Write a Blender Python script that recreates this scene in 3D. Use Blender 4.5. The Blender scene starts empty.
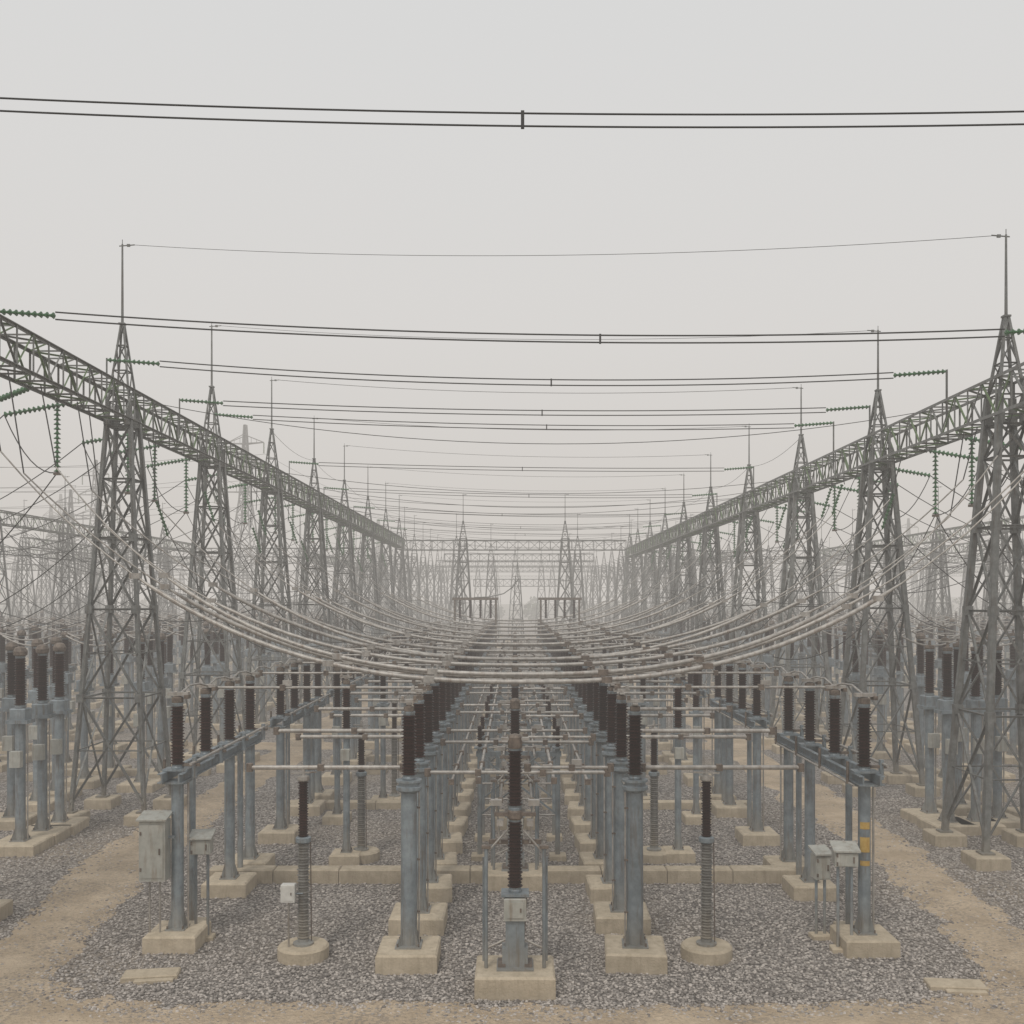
import bpy, math, random
import numpy as np
from mathutils import Vector, noise
random.seed(7); np.random.seed(7)
scene=bpy.context.scene
R=math.radians
# ------------------------------------------------------------ materials
def new_mat(name):
    m=bpy.data.materials.new(name); m.use_nodes=True
    nt=m.node_tree; b=nt.nodes["Principled BSDF"]
    return m,nt,b
def mottled(name,c1,c2,scale=3.0,rough=0.6,metal=0.0,bump=0.0,dirt=None,bscale=40,rand=0.12,spec=0.5,df=0.7):
    m,nt,b=new_mat(name); N=nt.nodes; L=nt.links
    geo=N.new('ShaderNodeNewGeometry')
    n=N.new('ShaderNodeTexNoise'); n.inputs['Scale'].default_value=scale; n.inputs['Detail'].default_value=6; n.inputs['Roughness'].default_value=0.65
    L.new(geo.outputs['Position'],n.inputs['Vector'])
    r=N.new('ShaderNodeValToRGB'); r.color_ramp.elements[0].position=0.32; r.color_ramp.elements[1].position=0.68
    r.color_ramp.elements[0].color=(*c1,1); r.color_ramp.elements[1].color=(*c2,1)
    L.new(n.outputs['Fac'],r.inputs['Fac'])
    col=r.outputs['Color']
    if dirt:
        n2=N.new('ShaderNodeTexNoise'); n2.inputs['Scale'].default_value=1.3; n2.inputs['Detail'].default_value=9; n2.inputs['Roughness'].default_value=0.7
        mp=N.new('ShaderNodeMapping'); mp.inputs['Scale'].default_value=(7,7,0.8)
        L.new(geo.outputs['Position'],mp.inputs['Vector']); L.new(mp.outputs[0],n2.inputs['Vector'])
        rr=N.new('ShaderNodeValToRGB'); rr.color_ramp.elements[0].position=0.50; rr.color_ramp.elements[1].position=0.68
        L.new(n2.outputs['Fac'],rr.inputs['Fac'])
        mx=N.new('ShaderNodeMixRGB'); mx.inputs['Color2'].default_value=(*dirt,1)
        mm=N.new('ShaderNodeMath'); mm.operation='MULTIPLY'; mm.inputs[1].default_value=df
        L.new(rr.outputs['Color'],mm.inputs[0]); L.new(mm.outputs[0],mx.inputs['Fac']); L.new(col,mx.inputs['Color1'])
        col=mx.outputs['Color']
        sz=N.new('ShaderNodeSeparateXYZ'); L.new(geo.outputs['Position'],sz.inputs[0])
        mz=N.new('ShaderNodeMapRange'); mz.inputs['From Min'].default_value=0.2; mz.inputs['From Max'].default_value=1.1; mz.inputs['To Min'].default_value=0.45; mz.inputs['To Max'].default_value=0.0
        L.new(sz.outputs['Z'],mz.inputs['Value'])
        m2=N.new('ShaderNodeMixRGB'); m2.inputs['Color2'].default_value=(0.34,0.28,0.20,1); L.new(mz.outputs[0],m2.inputs['Fac']); L.new(col,m2.inputs['Color1']); col=m2.outputs['Color']
    oi=N.new('ShaderNodeObjectInfo'); ma=N.new('ShaderNodeMapRange')
    ma.inputs['To Min'].default_value=1-rand; ma.inputs['To Max'].default_value=1+rand
    L.new(oi.outputs['Random'],ma.inputs['Value'])
    hs=N.new('ShaderNodeHueSaturation'); L.new(ma.outputs[0],hs.inputs['Value']); L.new(col,hs.inputs['Color'])
    L.new(hs.outputs['Color'],b.inputs['Base Color'])
    rm=N.new('ShaderNodeMapRange'); rm.inputs['To Min'].default_value=max(0.1,rough-0.15); rm.inputs['To Max'].default_value=min(1,rough+0.2); L.new(n.outputs['Fac'],rm.inputs['Value']); L.new(rm.outputs[0],b.inputs['Roughness'])
    b.inputs['Metallic'].default_value=metal
    b.inputs['Specular IOR Level'].default_value=spec
    if bump:
        nb=N.new('ShaderNodeTexNoise'); nb.inputs['Scale'].default_value=bscale; nb.inputs['Detail'].default_value=5
        L.new(geo.outputs['Position'],nb.inputs['Vector'])
        bp=N.new('ShaderNodeBump'); bp.inputs['Strength'].default_value=bump; bp.inputs['Distance'].default_value=0.02
        L.new(nb.outputs['Fac'],bp.inputs['Height']); L.new(bp.outputs[0],b.inputs['Normal'])
    return m
M_ST=mottled('galvanised_steel',(0.15,0.18,0.20),(0.26,0.30,0.325),4,0.45,0.2,dirt=(0.13,0.10,0.075),rand=0.18)
M_LAT=mottled('weathered_lattice_steel',(0.10,0.105,0.10),(0.24,0.245,0.235),3.5,0.5,0.15,dirt=(0.095,0.068,0.048),rand=0.15)
M_GRN=mottled('green_tinted_steel',(0.07,0.12,0.045),(0.15,0.22,0.10),1.5,0.6,0.0)
M_POR=mottled('brown_porcelain',(0.018,0.007,0.005),(0.036,0.013,0.009),3,0.42,0.0,rand=0.3,spec=0.22)
M_GPO=mottled('grey_porcelain',(0.12,0.115,0.105),(0.22,0.21,0.19),5,0.5,dirt=(0.10,0.08,0.06))
M_CON=mottled('concrete',(0.42,0.35,0.25),(0.66,0.565,0.43),4,0.9,0,0.6,dirt=(0.24,0.19,0.13),bscale=25,df=0.5)
M_ALU=mottled('weathered_aluminium',(0.25,0.235,0.215),(0.46,0.435,0.40),5,0.42,0.25,dirt=(0.19,0.135,0.10))
M_WIRE=mottled('dark_conductor',(0.02,0.02,0.02),(0.045,0.043,0.04),2,0.6,0.1)
M_GLS=mottled('green_glass',(0.025,0.10,0.03),(0.06,0.18,0.07),4,0.3)
M_BOX=mottled('cabinet_paint',(0.31,0.315,0.285),(0.43,0.425,0.385),4,0.45,dirt=(0.20,0.155,0.11))
M_YEL=mottled('warning_label_paint',(0.42,0.25,0.05),(0.52,0.36,0.11),15,0.6)
M_RST=mottled('dull_fittings',(0.08,0.063,0.052),(0.22,0.175,0.14),9,0.55,0.2)
M_WHT=mottled('white_enamel',(0.58,0.57,0.53),(0.70,0.69,0.65),8,0.4)
MATS=[M_ST,M_LAT,M_GRN,M_POR,M_GPO,M_CON,M_ALU,M_WIRE,M_GLS,M_BOX,M_YEL,M_RST,M_WHT]
ST,LAT,GRN,POR,GPO,CON,ALU,WIRE,GLS,BOX,YEL,RST,WHT=range(13)

class MB:
    def __init__(s): s.v=[];s.f=[];s.m=[];s.s=[]
    def add(s,vs,fs,m,smooth=False):
        o=len(s.v); s.v.extend(vs)
        for f in fs: s.f.append(tuple(i+o for i in f)); s.m.append(m); s.s.append(smooth)
    def box(s,c,d,m,ch=0.0):
        x,y,z=c; a,b,h=d[0]/2,d[1]/2,d[2]/2
        if ch<=0:
            vs=[(x+i*a,y+j*b,z+k*h) for k in(-1,1) for i,j in((-1,-1),(1,-1),(1,1),(-1,1))]
            s.add(vs,[(3,2,1,0),(4,5,6,7),(0,1,5,4),(1,2,6,5),(2,3,7,6),(3,0,4,7)],m)
        else:
            q=((-1,-1),(1,-1),(1,1),(-1,1))
            vs=[(x+i*a,y+j*b,z-h) for i,j in q]+[(x+i*a,y+j*b,z+h-ch) for i,j in q]+[(x+i*(a-ch),y+j*(b-ch),z+h) for i,j in q]
            fs=[(3,2,1,0),(8,9,10,11)]
            for l in(0,4):
                for i in range(4): fs.append((l+i,l+(i+1)%4,l+4+(i+1)%4,l+4+i))
            s.add(vs,fs,m)
    def tube(s,p,q,r1,m,r2=None,n=10,cap=True,sm=True):
        p=Vector(p);q=Vector(q); r2=r1 if r2 is None else r2
        d=(q-p)
        if d.length<1e-6: return
        d.normalize()
        u=d.orthogonal() if abs(d.z)<0.99 else Vector((1,0,0)); u=(u-d*u.dot(d)).normalized(); w=d.cross(u)
        vs=[]
        for c,r in((p,r1),(q,r2)):
            for i in range(n):
                a=2*math.pi*(i+0.5)/n; vs.append(tuple(c+u*math.cos(a)*r+w*math.sin(a)*r))
        s.add(vs,[(i,(i+1)%n,n+(i+1)%n,n+i) for i in range(n)],m,sm)
        if cap: s.add(vs,[tuple(range(n))[::-1],tuple(range(n,2*n))],m)
    def strut(s,p,q,w,m):
        p=Vector(p);q=Vector(q);d=(q-p)
        if d.length<1e-6:return
        d.normalize(); up=Vector((0,0,1)) if abs(d.z)<0.95 else Vector((0,1,0))
        u=d.cross(up).normalized(); v=d.cross(u)
        t=w*0.22
        prof=[(-w/2,-w/2),(w/2,-w/2),(w/2,-w/2+t),(-w/2+t,-w/2+t),(-w/2+t,w/2),(-w/2,w/2)]
        vs=[tuple(c+u*a+v*b) for c in(p,q) for a,b in prof]
        s.add(vs,[(i,(i+1)%6,6+(i+1)%6,6+i) for i in range(6)]+[(0,1,2,3),(0,3,4,5)],m)
    def lathe(s,o,prof,m,n=12,axis=None):
        o=Vector(o)
        if axis is None: u,w,d=Vector((1,0,0)),Vector((0,1,0)),Vector((0,0,1))
        else:
            d=Vector(axis).normalized(); u=d.orthogonal().normalized(); w=d.cross(u)
        vs=[]
        for r,h in prof:
            for i in range(n):
                a=2*math.pi*i/n; vs.append(tuple(o+d*h+u*math.cos(a)*r+w*math.sin(a)*r))
        fs=[]
        for k in range(len(prof)-1):
            for i in range(n): fs.append((k*n+i,k*n+(i+1)%n,(k+1)*n+(i+1)%n,(k+1)*n+i))
        s.add(vs,fs,m,False)
        s.add(vs[-n:],[tuple(range(n))],m)
    def sheds(s,x,y,z0,z1,core,rad,m,pitch=0.075,n=12):
        k=max(2,int((z1-z0)/pitch)); p=(z1-z0)/k; pr=[(core,0)]
        for i in range(k):
            R_=rad if i%2==0 else rad*0.88
            pr+= [(core,p*(i+0.15)),(R_,p*(i+0.42)),(R_,p*(i+0.56)),(core,p*(i+0.85))]
        pr.append((core,z1-z0))
        s.lathe((x,y,z0),pr,m,n)
    def path(s,pts,r,m,n=6):
        pts=[Vector(p) for p in pts]
        vs=[]
        for i,p in enumerate(pts):
            d=(pts[min(i+1,len(pts)-1)]-pts[max(i-1,0)]).normalized()
            ref=Vector((0,0,1)) if abs(d.z)<0.9 else Vector((0,1,0))
            u=d.cross(ref).normalized(); w=d.cross(u)
            rr=r[i] if isinstance(r,(list,tuple)) else r
            for k in range(n):
                a=2*math.pi*k/n; vs.append(tuple(p+u*math.cos(a)*rr+w*math.sin(a)*rr))
        fs=[(i*n+k,i*n+(k+1)%n,(i+1)*n+(k+1)%n,(i+1)*n+k) for i in range(len(pts)-1) for k in range(n)]
        s.add(vs,fs,m,True)
    def mesh(s,name):
        me=bpy.data.meshes.new(name); me.from_pydata(s.v,[],s.f)
        used=sorted(set(s.m)); mp={u:i for i,u in enumerate(used)}
        for u in used: me.materials.append(MATS[u])
        me.polygons.foreach_set('material_index',[mp[i] for i in s.m])
        me.polygons.foreach_set('use_smooth',s.s); me.update()
        return me
def place(me,name,loc=(0,0,0),rz=0.0,sc=1.0):
    o=bpy.data.objects.new(name,me); scene.collection.objects.link(o)
    o.location=loc; o.rotation_euler=(0,0,rz); o.scale=(sc,sc,sc); return o
def jz(a=0.02): return random.uniform(-a,a)

# ------------------------------------------------------------ lattice tower
def tower_mesh(hb,hp,hm,base=1.15,base_y=1.25):
    b=MB(); top=0.34
    def c(z):
        t=(z-0.35)/(hb-0.35)
        return base+(top-base)*t, base_y+(top-base_y)*t
    sg=((-1,-1),(1,-1),(1,1),(-1,1))
    for i,j in sg:
        x0,y0=c(0.3);x1,y1=c(hb)
        b.strut((i*x0,j*y0,0.3),(i*x1,j*y1,hb+0.6),0.16,LAT)
        b.box((i*x0,j*y0,0.17),(0.9,0.9,0.34),CON,0.03)
        b.box((i*x0,j*y0,0.365),(0.36,0.36,0.05),LAT)
        for z in(3.9,6.7,9.0):
            x,y=c(z); b.box((i*x,j*y,z),(0.22,0.22,0.26),LAT)
    lv=[0.6,3.9,6.7,9.0,10.9,hb-0.2]
    for a,z in enumerate(lv):
        x,y=c(z)
        P=[Vector((i*x,j*y,z)) for i,j in sg]
        if a>0 :
            for k in range(4): b.strut(P[k],P[(k+1)%4],0.06,LAT)
        if a<len(lv)-1:
            x2,y2=c(lv[a+1]); Q=[Vector((i*x2,j*y2,lv[a+1])) for i,j in sg]
            for k in range(4):
                b.strut(P[k],Q[(k+1)%4],0.065,LAT); b.strut(P[(k+1)%4],Q[k],0.065,LAT)
                if a<2:
                    m1=(P[k]*.5+Q[(k+1)%4]*.5)
                    b.strut((P[k]+Q[k])/2,m1,0.04,LAT); b.strut((P[(k+1)%4]+Q[(k+1)%4])/2,m1,0.04,LAT)
    zb=hb+0.6
    lv=[zb,zb+(hp-zb)*0.4,zb+(hp-zb)*0.72,hp]
    for i,j in sg: b.strut((i*top,j*top,zb),(i*0.04,j*0.04,hp),0.07,LAT)
    for a in range(3):
        w1=top+(0.05-top)*(lv[a]-zb)/(hp-zb); w2=top+(0.05-top)*(lv[a+1]-zb)/(hp-zb)
        P=[(i*w1,j*w1,lv[a]) for i,j in sg];Q=[(i*w2,j*w2,lv[a+1]) for i,j in sg]
        for k in range(4):
            b.strut(P[k],Q[(k+1)%4],0.04,LAT); b.strut(P[k],P[(k+1)%4],0.04,LAT)
    b.tube((0,0,hp-0.3),(0,0,hm),0.045,LAT,0.028,n=8)
    b.box((0,0,hp),(0.2,0.2,0.05),LAT)
    b.tube((-0.1,0,hm-0.06),(0.4,0,hm-0.02),0.02,LAT,n=5)
    b.box((0.2,0,hm-.04),(0.1,0.05,0.08),LAT)
    b.tube((0,0,hm),(0,0,hm+0.15),0.012,LAT,n=5)
    for i,j in sg: b.box((i*top,j*top,hb),(0.2,0.2,0.3),LAT)
    return b.mesh('lattice_tower_mesh')
TL=tower_mesh(12.8,16.0,18.6); TR=tower_mesh(12.0,14.8,17.05)
XL,XR=-12.8,13.5; HL,HR=13.3,12.55
LZ=[10,20.6,32.6,42.2,52.6,63.7,75,87,99,110.5]
RZ=[7.5,17.5,27.5,37.2,47.2,57.7,69,80,90,100,110,118]
for y in LZ: place(TL,'lattice_tower',(XL,y,0))
for y in RZ: place(TR,'lattice_tower',(XR,y,0),math.pi)

def beam_mesh(length,hw=0.45,hh=0.5,pan=0.85,heavy=0.085,green=True,wb=0.045):
    b=MB(); n=max(1,round(length/pan)); p=length/n
    for i,k in((-1,-1),(1,-1),(1,1),(-1,1)): b.strut((i*hw,0,k*hh),(i*hw,length,k*hh),heavy,LAT)
    for a in range(n+1):
        y=a*p; s=1 if a%2 else -1
        C=[(-hw,y,-hh),(hw,y,-hh),(hw,y,hh),(-hw,y,hh)]
        for q in range(4): b.strut(C[q],C[(q+1)%4],wb,LAT)
        if a<n:
            D=[(x,y+p,z) for x,_,z in C]
            for q in range(4):
                mt=GRN if green and (q+a)%3 else LAT
                if s>0: b.strut(C[q],D[(q+1)%4],wb,mt)
                else: b.strut(C[(q+1)%4],D[q],wb,mt)
    return b.mesh('lattice_gantry_beam_mesh')
place(beam_mesh(112-7),'lattice_gantry_beam',(XL,7,HL))
place(beam_mesh(119-5),'lattice_gantry_beam',(XR,5,HR))

T2=tower_mesh(12.8,15.2,18,1.2,1.3)
for X,Y0,Y1,st,h in((-40,52,126,12.3,13.4),(41,60,134,12.3,13.2),(-66,60,160,16,13.4),(68,70,170,16,13.3),(-95,90,230,20,13.4),(97,95,235,20,13.4),(-30,140,230,15,13.4),(31,145,235,15,13.4),(-54,110,200,15,13.4),(55,115,205,15,13.4)):
    y=Y0
    while y<=Y1+0.1: place(T2,'lattice_tower',(X,y,0)); y+=st
    place(beam_mesh(Y1-Y0,pan=1.1),'lattice_gantry_beam',(X,Y0,h))
def cross_gantry(x0,x1,y,h,cols,tw=T2,hw=0.5,hh=0.5):
    place(beam_mesh(x1-x0,hw,hh,1.1,green=False),'lattice_gantry_beam',(x1,y,h),math.pi/2)
    for x in cols: place(tw,'lattice_tower',(x,y,0))
cross_gantry(-12,11.5,104,12.7,(-5.4,5.2))
cross_gantry(-9,10,128,12.4,(-7.5,8)); cross_gantry(-6,7,145,9.5,(-3.5,)); cross_gantry(-13,13,165,13,(-9,0,9)); cross_gantry(-18,18,190,13,(-14,-4,5,15))
cross_gantry(-60,-15,150,13,(-52,-36,-20)); cross_gantry(16,62,150,13,(20,38,56))
cross_gantry(-46,-17,118,12.6,(-34,-24)); cross_gantry(17,48,124,12.6,(24,34))
cross_gantry(-30,30,215,13.5,(-24,-8,8,24)); cross_gantry(-110,-34,240,13.5,(-100,-80,-60,-40)); cross_gantry(34,120,250,13.5,(40,60,80,100))
cross_gantry(-50,50,290,13.5,(-45,-25,-5,15,35)); 
for y in (125,137,150,163,178,195,212,230): 
    place(TL,'lattice_tower',(XL-1,y,0)); place(TR,'lattice_tower',(XR+1,y,0))
    place(T2,'lattice_tower',(XL-9,y+4,0)); place(T2,'lattice_tower',(XR+9,y+3,0))
# ------------------------------------------------------------ distant pylons
def pylon_mesh(h=42,w=4.0):
    b=MB(); sg=((-1,-1),(1,-1),(1,1),(-1,1))
    def c(t): return w*(1-t/0.65)+0.9*(t/0.65) if t<0.65 else 0.9*(1-(t-0.65)/0.35)+0.2*((t-0.65)/0.35)
    lv=[0,0.14,0.27,0.38,0.48,0.57,0.65,0.72,0.79,0.86,0.93,1.0]
    for a in range(len(lv)-1):
        P=[(i*c(lv[a]),j*c(lv[a]),lv[a]*h) for i,j in sg];Q=[(i*c(lv[a+1]),j*c(lv[a+1]),lv[a+1]*h) for i,j in sg]
        for k in range(4):
            b.strut(P[k],Q[k],0.32,LAT); b.strut(P[k],Q[(k+1)%4],0.17,LAT); b.strut(P[(k+1)%4],Q[k],0.17,LAT); b.strut(Q[k],Q[(k+1)%4],0.14,LAT)
    for t,L_ in((0.68,6.5),(0.8,5.2),(0.91,4.0)):
        for s_ in(-1,1):
            for j in(-0.7,0.7):
                b.strut((0,j,t*h),(s_*L_,0,t*h+0.2),0.18,LAT); b.strut((0,j,t*h+1.8),(s_*L_,0,t*h+0.2),0.16,LAT)
            for q in(0.3,0.6): b.strut((s_*L_*q,0.3*(1-q),t*h+0.1),(s_*L_*q,0.3*(1-q),t*h+1.8*(1-q)),0.1,LAT)
            b.sheds(s_*L_,0,t*h-2.0,t*h+0.1,0.08,0.2,GRN,0.25,6)
    return b.mesh('transmission_pylon_mesh')
PY=pylon_mesh()
PL=[(-54,200,1.0),(-86,205,0.85),(-80,180,0.64),(-150,330,1.0),(118,300,0.75),(165,340,0.9),(-45,330,0.8),(60,380,0.8),(-130,280,.8)]
for x,y,s_ in PL: place(PY,'transmission_pylon',(x,y,0),random.uniform(-.5,.5),s_)

def para(p,q,sag,n=24):
    p=Vector(p);q=Vector(q); out=[]
    for i in range(n+1):
        t=i/n; v=p.lerp(q,t); v.z-=sag*4*t*(1-t); out.append(v)
    return out
def gstring(b,p,q,r=0.095,n=9,pitch=0.13):
    p=Vector(p);q=Vector(q);d=q-p;L_=d.length;k=max(4,int(L_/pitch)-1); pp=L_/k; pr=[(0.02,0)]
    for i in range(k): pr+=[(0.03,pp*(i+0.1)),(0.04,pp*(i+0.35)),(r,pp*(i+0.7)),(r*0.9,pp*(i+0.78)),(0.028,pp*(i+0.82))]
    pr.append((0.02,L_)); b.lathe(p,pr,GLS,n,axis=d)
CY=[(13.3,13.93,13.68,0.30,0.1),(23.5,13.8,13.40,0.32,2.0),(30.4,14.3,13.95,0.38,1.1),(37,14.4,14.15,0.22,1.0),(41.2,14.65,14.3,0.22,1.3),(55,14.6,14.3,0.12,0.4),(65,14.3,13.9,0.2,0.9),(77,14.2,13.7,0.3,-1),(90,14.2,13.7,0.3,0.5),(100,14.2,13.7,.3,1)]
for y,hl,hr,sag,sx in CY:
    b=MB()
    gstring(b,(XL+0.4,y,hl),(XL+2.0,y,hl-0.12),0.08); gstring(b,(XR-0.4,y,hr),(XR-2.0,y,hr-0.12),0.08)
    for x,h,hb_ in((XL+0.38,hl,HL),(XR-0.38,hr,HR)):
        b.strut((x,y,hb_-0.3),(x,y,h+0.06),0.05,LAT)
    for dz_ in(0.085,-0.085):
        b.path(para((XL+2.0,y,hl-0.12+dz_),(XR-2.0,y,hr-0.12+dz_),sag,30),0.0125 if y<20 else 0.019,WIRE)
    t=(sx-(XL+2.0))/((XR-2.0)-(XL+2.0)); zz=hl-.12+(hr-hl)*t-sag*4*t*(1-t)
    b.box((sx,y,zz),(0.045,0.045,0.23),WIRE)
    place(b.mesh('crossing_conductor_mesh'),'twin_overhead_conductor')
random.seed(77)
for y in (34,45,49,52,59,62,67,70,74,81,84,88,95,98,103,107):
    h=13.3+random.uniform(-.3,.6)
    b=MB(); b.path(para((XL,y+random.uniform(-2,2),h),(XR,y+random.uniform(-2,2),h-0.5),random.uniform(0.3,1.5),26),0.012,WIRE,5); place(b.mesh('w'),'overhead_wire')
for yl,yr in zip(LZ[2:],RZ[2:]):
    b=MB(); b.path(para((XL+0.3,yl,18.58),(XR-0.3,yr,17.02),0.45,30),0.008 if yl<50 else 0.012,WIRE,5)
    place(b.mesh('shield_wire_mesh'),'shield_wire')
for ys,X,H in((LZ,XL,15.9),(RZ,XR,14.7)):
    for a,c in zip(ys[4:-1],ys[5:]):
        b=MB(); b.path(para((X,a,H),(X,c,H),0.35,10),0.01,WIRE,5); place(b.mesh('w'),'shield_wire')

random.seed(11)
def outer_bay(side,X,H,y):
    b=MB(); xo=X+side*0.75
    b.strut((X+side*0.45,y,H-0.45),(xo+side*0.05,y,H-0.42),0.07,LAT)
    L_=random.uniform(1.9,2.3)
    gstring(b,(xo,y,H-0.45),(xo,y,H-0.45-L_),0.105)
    zb=H-0.45-L_
    b.box((xo,y,zb-0.03),(0.2,0.1,0.08),RST)
    q=Vector((X+side*2.5,y+0.35,H-0.75)); gstring(b,(X+side*0.5,y+0.35,H-0.4),q)
    X2=-40 if side<0 else 41
    pts=para(q,(X2,y*0.8+22,12.9),3.2,26); b.path(pts,0.018,WIRE,5)
    b.path(para(q,(xo,y,zb),0.5,8),0.018,WIRE,5)
    xe=X+side*random.choice([3.2,5.4,7.8]); 
    b.path(para((xo,y,zb),(xe,y+random.uniform(-1.5,2),5.75),0.9,12),0.018,WIRE,5)
    if random.random()<0.7:
        b.path(para((xo,y,zb),(X-side*random.uniform(3.8,6.3),y+random.uniform(-1,2),5.1),1.6,14),0.017,WIRE,5)
    place(b.mesh('suspension_string_mesh'),'glass_insulator_string')
for y in [29.6,35.0,37.6,41.2,46.0,50.2,56.5,61,67,72,79,84,92,101]: outer_bay(-1,XL,HL,y)
for y in [31.2,33.9,38.2,41.4,44.6,50.5,54.4,61.5,65,73,77,85,94,104]: outer_bay(1,XR,HR,y)
random.seed(31)
for i in range(46):
    side=-1 if i%2 else 1; y=36+i*1.7; X=XL if side<0 else XR; H=HL if side<0 else HR
    b=MB()
    k=i%4
    if k<2: b.path(para((X+side*random.uniform(9,20),y+8,random.uniform(9,13)),(X-side*random.uniform(0.5,4),y,random.uniform(6.5,8)),random.uniform(.8,2.2),14),0.016,WIRE,5)
    else: b.path(para((X,y,H-0.5),(X-side*random.uniform(4,6.5),y+random.uniform(-4,4),5.15),random.uniform(0.5,1.6),12),0.014,WIRE,5)
    place(b.mesh('w'),'overhead_wire')
for side,X,H,ys in((-1,XL,HL,(27.6,)),(1,XR,HR,(24.4,))):
    for y in ys:
        b=MB(); q=Vector((X+side*2.6,y+0.9,H-0.85)); gstring(b,(X+side*0.5,y,H-0.4),q)
        b.path(para(q,(X+side*28,y+22,12.5),2.6,20),0.018,WIRE,5)
        place(b.mesh('strain_string_mesh'),'glass_insulator_string')
for i in range(44):
    side=-1 if i%2 else 1
    y=45+i*3.1
    b=MB(); x0=side*40; x1=side*66
    b.path(para((x0,y*0.8+20,13),(x1,y*0.8+32,13.2),random.uniform(1.5,3),16),0.025,WIRE,5)
    b.path(para((x0,y*0.8+20,12.6),(side*random.uniform(24,36),y*0.8+18,5.6),1.2,10),0.025,WIRE,5)
    b.path(para((side*14,y*0.8+62,12.8),(side*30,y*0.8+70,13.2),random.uniform(1,2.5),12),0.03,WIRE,5)
    place(b.mesh('w'),'overhead_wire')
b=MB()
def pyl(t,L_,a,b_): 
    return Vector((a[0]+L_,a[1],t*42*a[2]-2)),Vector((b_[0]+L_,b_[1],t*42*b_[2]-2))
for a,c in((PL[0],(-20,330,.9)),(PL[0],(-140,150,.9)),(PL[1],(-200,150,.95)),(PL[1],PL[3]),(PL[4],PL[5]),(PL[4],(60,200,.4))):
    for t,l in((.68,6.5),(.68,-6.5),(.8,5),(.8,-5),(.91,4),(.91,-4)):
        p,q=pyl(t,l,a,c); b.path(para(p,q,4,16),0.04,WIRE,4)
place(b.mesh('transmission_line_mesh'),'transmission_line')

for i,y in enumerate([22.6,23.5,25.6,28.4,29.6,33.2,36,39.5,43,47,50,55,60,66,72,79,86,94]):
    b=MB(); pts=[];rs=[]
    hmid=5.15+0.12*math.sin(i*2.1)
    for k in range(45):
        t=k/44; x=XL+0.5+(XR-XL-1.0)*t; u=abs(x-0.2)/12.9
        top=10.6 if i%3 else 9.6
        if i<2: top=11.0
        z=hmid+(top-hmid)*u**2.5
        yy=y+ (u**2)*(1.5 if i%2 else -0.6)+ (2.0*u*u if i<2 else 0)
        pts.append((x,yy,z)); rs.append(0.055 if abs(x)<8.6 else 0.020)
    b.path(pts,rs,ALU,8)
    for sx in(-8.6,-4.3,-2.1,2.3,4.5,8.6):
        k=min(range(45),key=lambda q:abs(pts[q][0]-sx)); p=pts[k]
        b.box((p[0],p[1],p[2]),(0.24,0.13,0.13),RST if k%2 else ALU)
    for pe,X_e,H_e in((pts[0],XL,HL),(pts[-1],XR,HR)):
        if y>34: gstring(b,pe,(X_e+(0.1 if X_e<0 else -0.1),pe[1],pe[2]+1.25),0.08)
        b.path(para((pe if y<34 else (X_e,pe[1],pe[2]+1.25)),(X_e,pe[1]+0.2,H_e-0.5),0.0,3),0.018,WIRE,5)
    place(b.mesh('sagging_busbar_mesh'),'flexible_bus_conductor')

# ------------------------------------------------------------ equipment
def post_base(b,x,y,r=0.15,h=3.4,ped=(1.15,1.15,0.36),gus=True):
    b.box((x,y,ped[2]/2-0.05),(ped[0],ped[1],ped[2]+0.1),CON,0.035)
    z=ped[2]; b.box((x,y,z+0.015),(r*3.1,r*3.1,0.03),ST)
    b.tube((x,y,z+0.03),(x,y,h),r,ST,r*0.97,n=16)
    if gus:
        for a in range(4):
            dx,dy=math.cos(a*math.pi/2+.785),math.sin(a*math.pi/2+.785)
            b.add([(x+dx*r*0.9,y+dy*r*.9,z+0.03),(x+dx*r*1.9,y+dy*r*1.9,z+0.03),(x+dx*r*.9,y+dy*r*.9,z+0.4)],[(0,1,2)],ST)
            sx,sy=(1,1,-1,-1)[a],(1,-1,-1,1)[a]
            b.tube((x+sx*r*1.25,y+sy*r*1.25,z+0.03),(x+sx*r*1.25,y+sy*r*1.25,z+0.09),0.018,RST,n=6)
def top_clamp(b,x,y,z):
    b.lathe((x,y,z),[(0.09,0),(0.10,0.02),(0.10,0.10),(0.05,0.12),(0.05,0.18)],RST,10)
    b.box((x,y,z+0.21),(0.34,0.13,0.06),ALU); b.box((x+0.12,y,z+0.27),(0.06,0.16,0.08),RST); b.box((x-0.12,y,z+0.27),(0.06,0.16,0.08),ALU)
    b.box((x,y+0.1,z+0.16),(0.1,0.3,0.03),ALU)
def ins(b,x,y,z0,z1,m=POR,core=0.105,rad=0.15,pitch=0.058,n=14):
    b.lathe((x,y,z0),[(rad*.85,0),(rad*.85,0.03),(core*1.1,0.05),(core*1.1,0.08)],ST,n)
    b.sheds(x,y,z0+0.07,z1-0.06,core,rad,m,pitch,n)
    b.lathe((x,y,z1-0.07),[(core*1.05,0),(core*1.1,0.03),(rad*.8,0.04),(rad*.8,0.07)],ST,n)
b=MB(); post_base(b,0,0,0.16,3.38)
b.lathe((0,0,3.3),[(0.165,0),(0.25,0.06),(0.25,0.12),(0.2,0.14),(0.2,0.2),(0.25,0.21),(0.25,0.25)],ST,16)
ins(b,0,0,3.56,4.86); top_clamp(b,0,0,4.85)
b.tube((0.19,0.05,0.35),(0.19,0.05,3.3),0.018,ALU,n=6)
for z in(1.0,2.0,3.0): b.box((0.17,0.05,z),(0.08,0.07,0.03),RST)
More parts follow.
